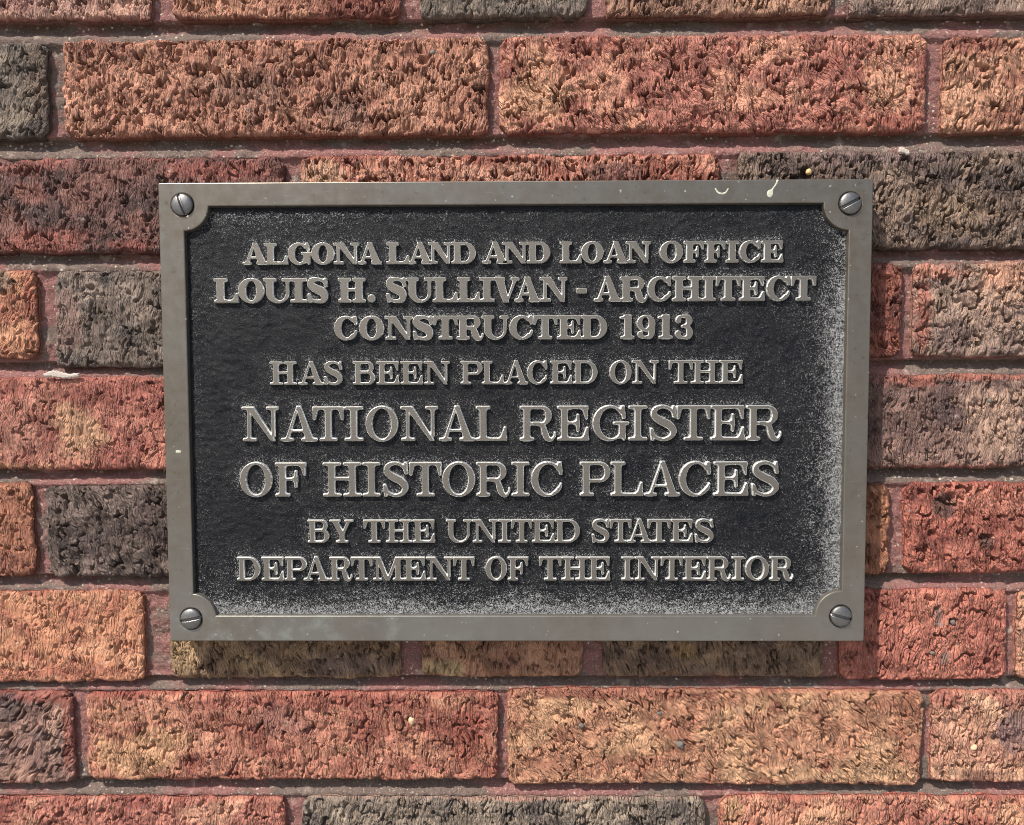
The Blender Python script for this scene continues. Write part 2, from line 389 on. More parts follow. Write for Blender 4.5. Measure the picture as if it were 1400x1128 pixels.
    if ch == '1':
        return U(U(stem(w*.56), serif(w*.08, w, 0), k=kb), s_seg(X, Y, .05, 1-hl*.8, w*.5, 1-hl*.45, hl*.36, hl*.5), B(w*.3, w*.56+st/2, 1-hl, 1.01), k=.05)
    if ch == '9':
        top = SUB(s_ell(X, Y, w*.5, .66, w*.5, .35), s_ell(X, Y, w*.47, .68, w*.5-st*.85, .35-hl*.9))
        tail = s_stroke(X, Y, [(w-st*.45, .62, st*.42), (w-st*.5, .40, st*.46), (w*.74, .13, st*.38), (w*.48, .03+hl*.3, hl*.5), (w*.25, .10, hl*.6), (w*.20, .2, st*.42)], n=6)
        return U(top, tail, k=.03)
    if ch == '3':
        up = s_stroke(X, Y, [(w*.2, .77, st*.42), (w*.24, .90, hl*.6), (w*.5, 1.01-hl*.5, hl*.5), (w*.74, .88, st*.36), (w*.78, .72, st*.44), (w*.66, .58, hl*.6), (w*.42, .52, hl*.45)], n=6)
        lo = s_stroke(X, Y, [(w*.42, .53, hl*.45), (w*.7, .48, hl*.65), (w-st*.48, .29, st*.46), (w*.74, .09, st*.36), (w*.48, .0+hl*.4, hl*.5), (w*.24, .09, hl*.62), (w*.19, .22, st*.44)], n=6)
        return U(up, lo, k=.02)
    if ch == '.': return np.hypot(X-w/2, Y-w/2)-w/2
    if ch == '-': return B(0, w, .33, .33+hl*1.6, r=.04)
# line: font stem, hairline, (y top, y base) at left and right of the plaque, letters with their left and right px
LINES = [
 (.30, .13, (331.6, 361.8, 334), (329.2, 358.2, 1071), [('A',331.1,364.9),('L',360.0,392.4),('G',392.8,425.4),('O',424.9,456.8),('N',454.7,490.9),('A',488.7,521.4),('L',527.7,559.0),('A',556.8,590.6),('N',584.8,618.0),('D',616.6,650.6),('A',658.9,694.3),('N',686.0,722.0),('D',720.0,752.6),('L',765.2,795.0),('O',794.3,825.4),('A',825.4,858.7),('N',855.6,890.1),('O',901.9,934.4),('F',934.8,963.3),('F',963.6,992.7),('I',992.8,1010.6),('C',1011.0,1040.1),('E',1041.2,1071.1)]),
 (.285, .13, (380.4, 414.6, 291), (377.0, 410.6, 1112), [('L',291.3,324.8),('O',324.8,360.5),('U',359.4,397.5),('I',396.0,419.0),('S',419.8,448.1),('H',461.5,499.4),('.',501.8,512.8),('S',527.7,555.2),('U',554.7,592.0),('L',591.0,625.1),('L',624.4,655.8),('I',655.0,676.4),('V',674.5,710.2),('A',703.5,738.5),('N',737.7,776.2),('-',788.0,802.9),('A',812.4,849.3),('R',847.4,885.1),('C',885.1,917.5),('H',919.1,960.0),('I',960.0,979.3),('T',979.1,1012.9),('E',1011.4,1045.5),('C',1048.0,1080.5),('T',1082.0,1116.2)]),
 (.29, .13, (432.0, 464.9, 456), (430.4, 463.2, 948), [('C',456.0,487.7),('O',490.3,524.9),('N',525.4,563.9),('S',564.2,592.1),('T',592.1,625.4),('R',623.6,660.5),('U',658.1,695.5),('C',696.2,728.6),('T',729.1,762.0),('E',761.3,794.0),('D',794.0,830.7),('1',847.0,868.1),('9',870.5,896.4),('1',899.0,920.2),('3',922.6,948.2)]),
 (.215, .105, (494.6, 526.2, 367), (492.2, 524.8, 1016), [('H',367.9,404.9),('A',407.2,442.6),('S',442.6,467.7),('B',481.8,512.5),('E',514.1,544.8),('E',547.0,577.4),('N',578.9,615.1),('P',629.2,659.5),('L',658.3,688.1),('A',688.9,722.4),('C',720.4,748.4),('E',751.9,782.0),('D',783.3,817.5),('O',833.3,863.7),('N',863.7,901.4),('T',914.9,947.3),('H',945.2,982.9),('E',983.7,1015.9)]),
 (.185, .095, (555.6, 602.4, 330), (554.4, 603.6, 1069), [('N',329.7,381.0),('A',383.2,433.5),('T',427.2,469.3),('I',470.1,496.3),('O',499.1,544.4),('N',546.7,598.9),('A',600.1,650.1),('L',650.1,692.5),('R',710.2,760.0),('E',761.6,805.0),('G',810.0,860.6),('I',859.0,885.7),('S',888.2,925.9),('T',925.6,971.5),('E',971.5,1018.6),('R',1020.2,1069.3)]),
 (.185, .095, (632.2, 677.8, 327), (631.4, 680.2, 1066), [('O',326.9,371.9),('F',375.3,418.6),('H',440.5,494.1),('I',495.0,519.4),('S',522.8,558.4),('T',559.6,603.4),('O',604.1,649.5),('R',650.7,697.1),('I',698.8,723.9),('C',725.9,769.1),('P',792.5,834.8),('L',834.8,878.9),('A',881.5,931.1),('C',928.4,972.1),('E',975.6,1023.1),('S',1027.4,1066.0)]),
 (.205, .105, (710.4, 741.8, 420), (710.6, 743.0, 976), [('B',419.8,449.7),('Y',449.7,482.9),('T',496.7,525.9),('H',526.8,563.1),('E',563.6,594.2),('U',609.2,645.2),('N',645.2,680.6),('I',680.6,698.8),('T',699.0,727.3),('E',727.3,757.9),('D',758.4,793.3),('S',809.2,833.4),('T',834.0,863.4),('A',857.6,891.9),('T',885.8,916.8),('E',917.3,947.4),('S',950.2,976.4)]),
 (.205, .105, (760.8, 793.2, 323), (762.4, 795.4, 1085), [('D',323.0,355.3),('E',356.7,386.9),('P',388.7,418.9),('A',414.6,449.2),('R',449.7,480.8),('T',479.4,508.6),('M',509.5,551.9),('E',551.0,580.9),('N',582.1,619.3),('T',619.6,648.3),('O',663.4,693.3),('F',693.7,722.8),('T',737.2,767.8),('H',767.4,804.6),('E',804.6,834.0),('I',849.5,866.8),('N',867.7,903.0),('T',903.8,933.6),('E',934.1,965.7),('R',966.4,999.8),('I',1000.6,1018.3),('O',1019.3,1052.1),('R',1052.5,1085.3)]),
]
# ---------------------------------------------------------------- the brick wall
wall = empty('brick_wall', 'rough textured wall of long red, tan and grey bricks around the bronze plaque', 'brick wall', (0, 0, CZ))
EXT = (-800, 2200)
def blin(c):                                 # brick and mortar tints
    v = lin(c); g = v @ np.array([.2126, .7152, .0722]); sa = float(np.clip(.74-.05*(v[0]/v[1]-2.0), .60, .74)); rr = float(np.clip((v[0]/v[1]-2.3)/1.7, 0, 1)); return (g+(v-g)*(sa+.02*rr))*np.array([1.04, .965, .915-.10*rr])*(.93-.15*rr)
# each brick: x0, x1, top, bottom (photo px on the face plane), angle of the tearing, three tints, rim tint, roughness of relief, pits [px,py,r mm], patches [px,py,rx,ry,tint]
RED = (150, 62, 56); RIM = (160, 70, 62)
BR = [
 [(-110, 204, -106, 28), 0, (172, 128, 112), (150, 100, 90), (190, 140, 118), RED, 1.0, [], []],
 [(232, 546, -108, 25), 5, (178, 118, 88), (160, 84, 72), (190, 128, 95), RED, 1.0, [], [(500, 0, 70, 60, (140, 58, 54))]],
 [(572, 803, -109, 23), 0, (118, 106, 94), (96, 88, 80), (138, 122, 106), (110, 90, 78), .9, [], []],
 [(830, 1138, -110, 22), 8, (166, 120, 92), (135, 96, 76), (180, 132, 100), (140, 62, 50), 1.1, [], []],
 [(1162, 1470, -112, 20), 0, (132, 110, 98), (112, 92, 84), (150, 126, 110), (130, 80, 70), .9, [], []],
 [(-520, 64, 55, 188), 12, (104, 94, 84), (84, 76, 70), (134, 120, 104), (96, 78, 68), 1.0, [], [(50, 120, 18, 70, (112, 92, 76))]],
 [(85, 668, 52, 186), 0, (180, 118, 90), (160, 100, 78), (190, 130, 98), (168, 84, 66), 1.25, [(578, 83, 4), (590, 122, 2.4), (186, 152, 3), (408, 101, 3.5), (392, 128, 3), (245, 72, 3), (335, 98, 2.6), (372, 150, 2.4), (268, 156, 2.4)], [(345, 115, 60, 35, (140, 98, 82)), (470, 150, 40, 25, (130, 92, 78))]],
 [(683, 1268, 47, 181), -22, (194, 116, 98), (172, 90, 80), (204, 136, 104), (178, 76, 66), 1.2, [(776, 98, 3.6), (806, 72, 3), (1082, 85, 3), (1100, 140, 3), (1145, 108, 2.4), (998, 75, 2.6)], [(730, 130, 55, 55, (206, 150, 106)), (1210, 125, 50, 40, (208, 150, 112)), (830, 60, 60, 16, (176, 84, 74)), (1190, 165, 80, 14, (176, 82, 68))]],
 [(1290, 1870, 48, 180), 0, (184, 128, 96), (160, 96, 76), (196, 140, 104), (165, 80, 66), 1.3, [(1345, 66, 3.4)], [(1330, 60, 50, 16, (160, 84, 72))]],
 [(-190, 388, 216, 346), 0, (108, 74, 68), (88, 66, 62), (128, 84, 74), (150, 70, 66), .9, [(90, 255, 3)], [(60, 225, 60, 14, (165, 88, 80)), (310, 232, 90, 16, (172, 84, 78)), (60, 330, 80, 18, (168, 84, 76)), (180, 335, 60, 12, (160, 80, 74)), (40, 268, 30, 16, (150, 94, 82))]],
 [(410, 985, 211, 341), 0, (186, 108, 88), (168, 88, 74), (196, 128, 100), (178, 76, 64), 1.3, [(700, 218, 2.2)], [(440, 236, 40, 20, (190, 146, 110)), (850, 236, 50, 18, (130, 84, 76)), (690, 236, 60, 18, (190, 132, 104))]],
 [(1010, 1590, 205, 341), 0, (112, 92, 80), (92, 78, 72), (134, 112, 96), (104, 80, 72), 1.35, [(1102, 237, 5.5), (1240, 300, 3), (1350, 222, 4)], [(1200, 215, 120, 12, (120, 98, 96)), (1290, 290, 60, 30, (140, 116, 92))]],
 [(-220, 50, 368, 490), 15, (192, 128, 86), (168, 100, 72), (200, 138, 96), (165, 74, 60), .9, [(5, 400, 3)], [(40, 410, 10, 60, (180, 84, 66)), (5, 385, 16, 18, (110, 96, 82))]],
 [(73, 380, 369, 502), 0, (112, 98, 88), (92, 84, 78), (136, 120, 108), (112, 94, 86), .95, [(124, 393, 3.5), (176, 400, 2.4), (206, 455, 3)], [(90, 440, 20, 60, (140, 110, 100))]],
 [(900, 1235, 360, 488), -14, (160, 82, 70), (128, 66, 60), (172, 92, 76), (130, 58, 52), 1.1, [(1200, 430, 3)], []],
 [(1250, 1560, 358, 488), 0, (160, 132, 114), (130, 106, 96), (186, 146, 120), (178, 82, 70), 1.35, [(1295, 385, 5), (1340, 405, 3.5), (1360, 425, 3)], [(1262, 430, 14, 70, (178, 84, 72)), (1290, 372, 50, 14, (196, 122, 98)), (1385, 375, 60, 20, (200, 140, 108)), (1300, 460, 30, 24, (120, 96, 92))]],
 [(-350, 240, 516, 643), 0, (180, 96, 86), (160, 82, 74), (192, 116, 96), (180, 86, 76), .85, [(105, 618, 2.6), (30, 595, 2.4)], [(105, 590, 42, 50, (186, 142, 100)), (35, 595, 45, 40, (168, 112, 92)), (40, 640, 60, 10, (176, 124, 84))]],
 [(1000, 1580, 512, 640), 0, (116, 88, 80), (98, 76, 74), (140, 108, 96), (176, 84, 72), 1.0, [(1248, 548, 3)], [(1370, 570, 70, 60, (182, 146, 122)), (1240, 520, 45, 10, (176, 90, 78)), (1340, 515, 80, 7, (184, 96, 80))]],
 [(-190, 45, 661, 789), -8, (172, 106, 74), (150, 86, 62), (186, 120, 84), (140, 66, 48), .9, [(15, 675, 3)], [(5, 770, 40, 20, (156, 92, 72))]],
 [(62, 380, 664, 789), -28, (98, 82, 75), (82, 70, 66), (120, 102, 94), (88, 70, 64), 1.15, [(88, 680, 3), (110, 755, 2.4)], [(215, 700, 30, 60, (80, 66, 62))]],
 [(950, 1218, 661, 786), -10, (166, 104, 68), (146, 84, 58), (176, 116, 74), (130, 62, 46), 1.1, [(1195, 700, 2.4)], []],
 [(1238, 1540, 659, 784), -10, (196, 102, 86), (170, 80, 70), (208, 122, 100), (180, 78, 66), 1.3, [(1300, 680, 5), (1345, 735, 4), (1275, 730, 4)], [(1290, 690, 16, 16, (96, 74, 68)), (1350, 740, 14, 12, (90, 70, 66))]],
 [(-130, 195, 808, 934), 0, (200, 130, 88), (184, 108, 80), (206, 142, 98), (170, 84, 62), .75, [(152, 885, 2)], [(60, 920, 120, 12, (190, 100, 76)), (30, 818, 70, 10, (204, 140, 96))]],
 [(232, 548, 806, 928), -12, (150, 118, 82), (124, 96, 72), (168, 136, 92), (150, 112, 60), 1.1, [], [(262, 900, 24, 24, (186, 150, 100)), (470, 910, 60, 24, (120, 98, 86))]],
 [(575, 798, 806, 926), 0, (176, 124, 88), (150, 100, 72), (190, 142, 96), (168, 108, 60), 1.1, [(592, 880, 3)], [(600, 915, 30, 14, (186, 160, 104))]],
 [(825, 1128, 806, 926), -10, (130, 104, 80), (112, 88, 70), (150, 120, 86), (140, 98, 60), 1.1, [(925, 885, 3)], [(935, 890, 20, 14, (176, 136, 72))]],
 [(1148, 1378, 806, 930), 6, (196, 106, 90), (178, 90, 78), (206, 118, 96), (176, 76, 66), 1.1, [(1303, 850, 4), (1283, 832, 2.6), (1350, 905, 4)], [(1283, 845, 7, 22, (120, 96, 90)), (1291, 897, 6, 12, (110, 92, 86))]],
 [(1392, 1690, 806, 930), 0, (190, 132, 98), (160, 112, 92), (200, 144, 108), (170, 80, 66), 1.0, [], []],
 [(-470, 100, 946, 1072), 26, (142, 106, 96), (112, 88, 86), (176, 132, 112), (166, 72, 64), 1.15, [(14, 1005, 3)], [(40, 952, 70, 10, (178, 82, 72)), (92, 1000, 10, 60, (176, 82, 70)), (70, 1010, 20, 30, (190, 150, 128)), (10, 965, 22, 24, (96, 80, 80))]],
 [(117, 682, 947, 1067), -8, (190, 118, 92), (172, 90, 76), (198, 132, 98), (176, 72, 64), 1.0, [(213, 982, 2.4), (560, 984, 3)], [(190, 1025, 70, 45, (198, 148, 98)), (170, 980, 50, 20, (196, 134, 96)), (600, 985, 90, 40, (158, 74, 62)), (430, 960, 200, 14, (176, 82, 72)), (380, 985, 50, 25, (152, 96, 86)), (640, 1010, 30, 45, (170, 76, 60))]],
 [(693, 1262, 943, 1074), -34, (194, 134, 94), (178, 112, 80), (202, 150, 104), (164, 76, 62), 1.05, [(930, 1018, 3.6), (795, 992, 2.2), (902, 974, 2), (1000, 1020, 3)], [(800, 950, 180, 9, (170, 92, 76)), (1110, 1060, 160, 14, (206, 158, 110)), (1060, 965, 18, 14, (170, 88, 72)), (1130, 1050, 10, 14, (176, 88, 72))]],
 [(1275, 1850, 945, 1070), 0, (196, 138, 106), (176, 112, 92), (204, 154, 116), (180, 82, 72), 1.1, [(1375, 975, 3), (1290, 1060, 3)], [(1300, 955, 30, 14, (180, 84, 74)), (1385, 1000, 24, 40, (120, 92, 96)), (1340, 1060, 40, 8, (150, 100, 80))]],
 [(-190, 390, 1090, 1216), 0, (196, 116, 98), (172, 84, 76), (204, 142, 110), (186, 92, 80), 1.1, [(80, 1115, 3), (140, 1110, 3)], []],
 [(413, 965, 1091, 1218), 0, (134, 120, 104), (108, 98, 90), (158, 142, 122), (150, 120, 104), 1.2, [], [(700, 1090, 120, 6, (176, 120, 100))]],
 [(985, 1560, 1089, 1216), 0, (204, 134, 100), (186, 100, 84), (210, 150, 108), (184, 84, 72), 1.1, [], [(1000, 1110, 18, 30, (206, 160, 104)), (1250, 1112, 90, 24, (190, 108, 92))]],
]
rg = random.Random(5)
PAL = [((184, 124, 92), (160, 96, 76), (196, 138, 102)), ((186, 100, 86), (164, 82, 72), (196, 120, 96)), ((112, 96, 86), (90, 80, 74), (134, 116, 102)), ((130, 100, 84), (108, 84, 76), (150, 118, 96))]
ROWS = [(-106, 24), (50, 184), (210, 343), (364, 494), (514, 642), (661, 788), (807, 930), (945, 1071), (1090, 1216)]
extra = []
def extra_brick(x0, x1, t, b):
    p = rg.choice(PAL); extra.append([(x0, x1, t, b), rg.choice((0, 0, -12, 14)), *p, RED, 1.0, [], []])
for (t, b) in ROWS:                          # carry the courses on past the frame on both sides
    xs = [q[0] for q in BR if abs(q[0][2]-t) < 14]
    x = min(q[0] for q in xs)-20
    while x > EXT[0]:
        L = rg.choice((300, 575)); extra_brick(x-L, x, t, b); x -= L+20
    x = max(q[1] for q in xs)+20
    while x < EXT[1]:
        L = rg.choice((300, 575)); extra_brick(x, x+L, t, b); x += L+20
FAR = [(-262, -132), (1234, 1358), (-418, -288), (1376, 1498), (1516, 1636)]
for (t, b), off in zip(FAR, (0, 150, 90, 40, 210)):
    x = EXT[0]-off
    while x < EXT[1]:
        L = rg.choice((300, 575)); extra_brick(x, x+L, t, b); x += L+20
DEPTH = .030
RECTS = []
def axis(a, b, lo, hi, fine, coarse, skip=None):
    out = [a]
    while out[-1] < b:
        s = fine if lo < out[-1] < hi and not (skip and skip[0] < out[-1] < skip[1]) else coarse
        out.append(out[-1]+s)
    out[-1] = b
    if b-out[-2] < fine*.3: out.pop(-2)
    return np.array(out)
XL, _ = at(-12, 564, 0); XR, _ = at(1412, 564, 0); _, ZT = at(700, -12, 0); _, ZB = at(700, 1140, 0)
def make_brick(spec, k, FINE=.00062):
    (x0, x1, ty, by), ang, c1, c2, c3, crim, rel, pits, patches = spec
    xm = min(max((x0+x1)/2, 0), 1400)
    a, _ = at(x0, (ty+by)/2, 0); b, _ = at(x1, (ty+by)/2, 0); _, zt = at(xm, ty, 0); _, zb = at(xm, by, 0)
    tilt = (rg.random()-.5)*.006*(1 if b-a > .2 else 1.6)
    RECTS.append((a, b, zb, zt))
    px0, px1 = -W_PL/2+.012, W_PL/2-.012; pz0, pz1 = CZ-H_PL/2+.012, CZ+H_PL/2-.012      # hidden behind the plaque: fewer faces
    xs = axis(a, b, XL, XR, FINE, .004, (px0, px1) if zb > pz0 and zt < pz1 else None)
    zs = axis(zb, zt, ZB, ZT, FINE, .004, (pz0, pz1) if a > px0 and b < px1 else None)[::-1]
    X, Z = np.meshgrid(xs, zs); mx, mz = X*1000, Z*1000
    s = 1000+k*97
    # relief in mm: torn, mostly upright ridges over lumps, with pits
    t = math.radians(ang); rx = mx*math.cos(t)-mz*math.sin(t); rz = mx*math.sin(t)+mz*math.cos(t)
    vs = .85+.5*((k*37) % 11)/10              # every brick was torn a little differently
    w1 = noise(mx/19, mz/19, s); w2 = noise(mx/3.6, mz/3.6, s+1); w3 = noise(mx/13, mz/13, s+2)
    wx = rx+w1*5.0+noise(mx/6.0, mz/8, s+4)*1.3+noise(mx/1.6, mz/2.4, s+6)*.20; wz = rz+w3*5+w2*1.0
    f1, f2, cid = voro(wx/(4.0*vs), wz/(11.0*vs), s+3); g1, g2, gid = voro(wx/2.2, wz/5.5, s+5)
    zone = sstep(-.28, .28, noise(mx/17, mz/15, s+8)); calm = sstep(.05, .35, noise(mx/12, mz/10, s+10))
    crack = 1-sstep(.02, .36/vs, f2-f1)
    op = sstep(.0, .22, noise(mx/9, mz/9, s+9)+.25*noise(mx/3, mz/4, s+24))
    h = -(1.9+1.9*zone)*sstep(.15, .85, crack)*(.03+.97*op) - .55*(1-sstep(.0, .45, g2-g1))*zone*(1-.6*calm)
    h += ((cid-.5)*.55+(gid-.5)*.35*(.3+.7*zone))*(1-.5*calm)
    # torn ledges: the skin has come away in shallow sheets
    t1 = noise(wx/4.6, wz/11, s+16)+.12*w2; t2 = noise(wx/3.2, wz/9, s+17)
    h += .45*sstep(-.06, .06, t1)+.28*sstep(.05, .15, t2)-.30*sstep(.15, .26, -t2)
    h += .95*noise(mx/11, mz/11, s+12)+.20*noise(wx/1.9, wz/5.0, s+14)*(.5+.5*zone)
    # a few knobs and pits
    p1, p2, pid = voro(mx/9, mz/9, s+20); sel = pid > .80
    h += np.where(sel, .95*np.clip(1-((p1+.1*w2)/.20)**2, 0, 1)**.6, 0)
    q1, q2, qid = voro(mx/7, mz/8, s+22); sel = qid > .84
    h -= np.where(sel, 3.0*np.clip(1-(q1+w2*.12)/(.08+.18*(qid-.84)/.16), 0, 1)**.6, 0)
    h *= .92*rel**1.7
    for (px, py, r) in pits:
        qx, qz = at(px, py, 0); d = np.hypot((mx-qx*1000)*(1+.25*w1), mz-qz*1000+1.6*w2)
        h -= 1.15*r*np.clip(1-(d/(r*.85))**2, 0, 1)**.8
        h += .35*np.clip(1-np.abs(d-r*1.15)/(r*.4), 0, 1)
    # edges: rounded, ragged arris
    ex = np.minimum(X-a, b-X)*1000; ez = np.minimum(Z-zb, zt-Z)*1000
    rag = 1.0+1.5*noise(mx/13, mz/13, s+31)+.8*noise(mx/3.2, mz/3.2, s+32)
    R = np.clip(2.4+rag*.9, 1.0, 4.6)
    cx_ = np.clip(1-ex/R, 0, 1); cz_ = np.clip(1-ez/R, 0, 1); e = np.clip(np.hypot(cx_, cz_), 0, 1)
    drop = R*(1-np.sqrt(1-np.minimum(e, .97)**2)); flat = 1-.65*np.clip(e*1.25, 0, 1)
    h = h*flat-drop*.85
    # crumbled chips along the edges
    chip = sstep(.10, .30, noise(mx/8, mz/8, s+41)+.25*w2)*np.clip(1-np.minimum(ex, ez)/4.5, 0, 1); h -= 2.0*chip
    # outline wobble
    near = np.exp(-ex/7); nearz = np.exp(-ez/7)
    wob = lambda u, q: 1.5*noise(u/27, u*0+q, s+50)+.8*noise(u/6, u*0+q, s+51)+.32*noise(u/1.8, u*0+q, s+52)
    sx = np.where(X < (a+b)/2, -1, 1); sz = np.where(Z < (zb+zt)/2, -1, 1)
    Xo = X*1000+near*sx*(wob(mz, sx*3.7)*1.1-.5*chip) ; Zo = Z*1000+nearz*sz*(wob(mx, sz*5.3)*1.1-.5*chip)
    corner = np.clip(1-np.hypot(ex, ez)/6, 0, 1); cr_ = .8+2.2*rnd(sx+2, sz+2, s); Xo -= sx*corner*cr_; Zo -= sz*corner*cr_
    Zo += (X-(a+b)/2)*1000*tilt
    ny, nx = X.shape
    V = np.stack([Xo/1000, -h/1000, Zo/1000], -1).reshape(-1, 3)
    Fs = [grid_faces(ny, nx)]
    # tints
    n1 = fbm(mx/34, mz/24, s+60, 3); n2 = noise(mx/5, mz/5, s+61); n3 = fbm(mx/48, mz/30, s+62, 2)
    c1, c2, c3, cr = (blin(c) for c in (c1, c2, c3, crim))
    tear = .07*(cid-.5)+.05*(gid-.5)+.06*noise(mx/1.5, mz/2.2, s+63)
    m2 = sstep(-.10, .34, n1+.12*n2+tear)[..., None]; m3 = sstep(-.05, .36, n3+.12*n2+tear)[..., None]
    col = c1*(1-m2)+c2*m2; col = col*(1-m3)+c3*m3
    for (px, py, ax_, az_, c) in patches:
        qx, qz = at(px, py, 0)
        d = np.hypot((mx-qx*1000)/(ax_*.53), (mz-qz*1000)/(az_*.53))+.75*n1+.35*n2+2.0*tear
        m = (1-sstep(.40, 1.20, d))[..., None]*.8; col = col*(1-m)+blin(c)*m
    # the face skin is worn off along the arris, baring the red body
    rm = (1-sstep(.2, np.clip(2.2+5.5*n3+4*n1, .7, 9), np.minimum(ex*3.0, ez)+.9*n2+5*tear))[..., None]*.7
    col = col*(1-rm)+cr*rm
    col *= (1+.10*(cid-.5)+.08*(gid-.5)+.10*n2)[..., None]
    lime = sstep(.42, .55, noise(mx/6.5, mz/5.0, s+71)+.25*noise(mx/1.5, mz/1.5, s+72))[..., None]*.35
    col = col*(1-lime)+blin((178, 160, 142))*lime
    soot = sstep(.34, .5, noise(mx/4.4, mz/6, s+73)+.25*noise(mx/1.3, mz/1.3, s+74))[..., None]*.45
    col = col*(1-soot)+blin((82, 66, 60))*soot
    col = col.reshape(-1, 3)
    # side walls: the rim carried back into the bed in rings
    q = np.arange(ny*nx).reshape(ny, nx)
    loop = np.concatenate([q[0, :-1], q[:-1, -1], q[-1, :0:-1], q[:0:-1, 0]])
    base = V[loop]; n = len(loop); prev = loop; VV = [V]; CC = [col]; cnt = len(V)
    mid = np.array([(a+b)/2, 0, (zt+zb)/2])
    sgn = np.zeros((n, 3)); bx = base[:, 0]; bz = base[:, 2]
    sgn[:, 0] = np.where(np.minimum(bx-a, b-bx) < .0015, np.where(bx < mid[0], -1, 1), 0)
    sgn[:, 2] = np.where(np.minimum(bz-zb, zt-bz) < .0015, np.where(bz < mid[2], -1, 1), 0)
    arc = np.arange(n)*.6
    y0 = base[:, 1]
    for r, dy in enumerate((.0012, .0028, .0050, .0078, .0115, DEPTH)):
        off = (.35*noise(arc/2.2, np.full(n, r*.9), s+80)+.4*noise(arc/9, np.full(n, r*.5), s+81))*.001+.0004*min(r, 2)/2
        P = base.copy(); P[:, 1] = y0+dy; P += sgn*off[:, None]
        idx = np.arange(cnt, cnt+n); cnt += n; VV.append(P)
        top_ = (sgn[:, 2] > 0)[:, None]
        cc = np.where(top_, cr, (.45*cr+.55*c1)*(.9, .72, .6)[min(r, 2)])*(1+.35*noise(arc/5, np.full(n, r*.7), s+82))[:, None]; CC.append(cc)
        nxt = np.roll(idx, -1); pn = np.roll(prev, -1)
        Fs.append(np.stack([prev, pn, nxt, idx], -1)); prev = idx
    V = np.concatenate(VV); V[:, 2] -= CZ
    VQ = np.concatenate(VV); nrow = len(X.ravel())        # brick-aligned coordinates for the fine fissures (mm)
    sk = np.zeros((len(V), 3)); sk[:nrow, 0] = wx.ravel(); sk[:nrow, 2] = wz.ravel(); sk[:nrow, 1] = (k*7.3) % 50
    sk[nrow:, 0] = VQ[nrow:, 0]*1000; sk[nrow:, 2] = VQ[nrow:, 2]*1000+VQ[nrow:, 1]*700; sk[nrow:, 1] = 60
    amt = np.full(len(V), .35); amt[:nrow] = (rel**.7*(.45+.55*zone)*(1-.35*calm)).ravel()
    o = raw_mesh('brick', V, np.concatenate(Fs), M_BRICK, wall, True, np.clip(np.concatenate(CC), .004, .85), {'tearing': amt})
    at_ = o.data.attributes.new('skin', 'FLOAT_VECTOR', 'POINT'); at_.data.foreach_set('vector', sk.astype(np.float32).ravel())
    return o
for k, sp in enumerate(BR): make_brick(sp, k)
for k, sp in enumerate(extra): make_brick(sp, 60+k, .0022)
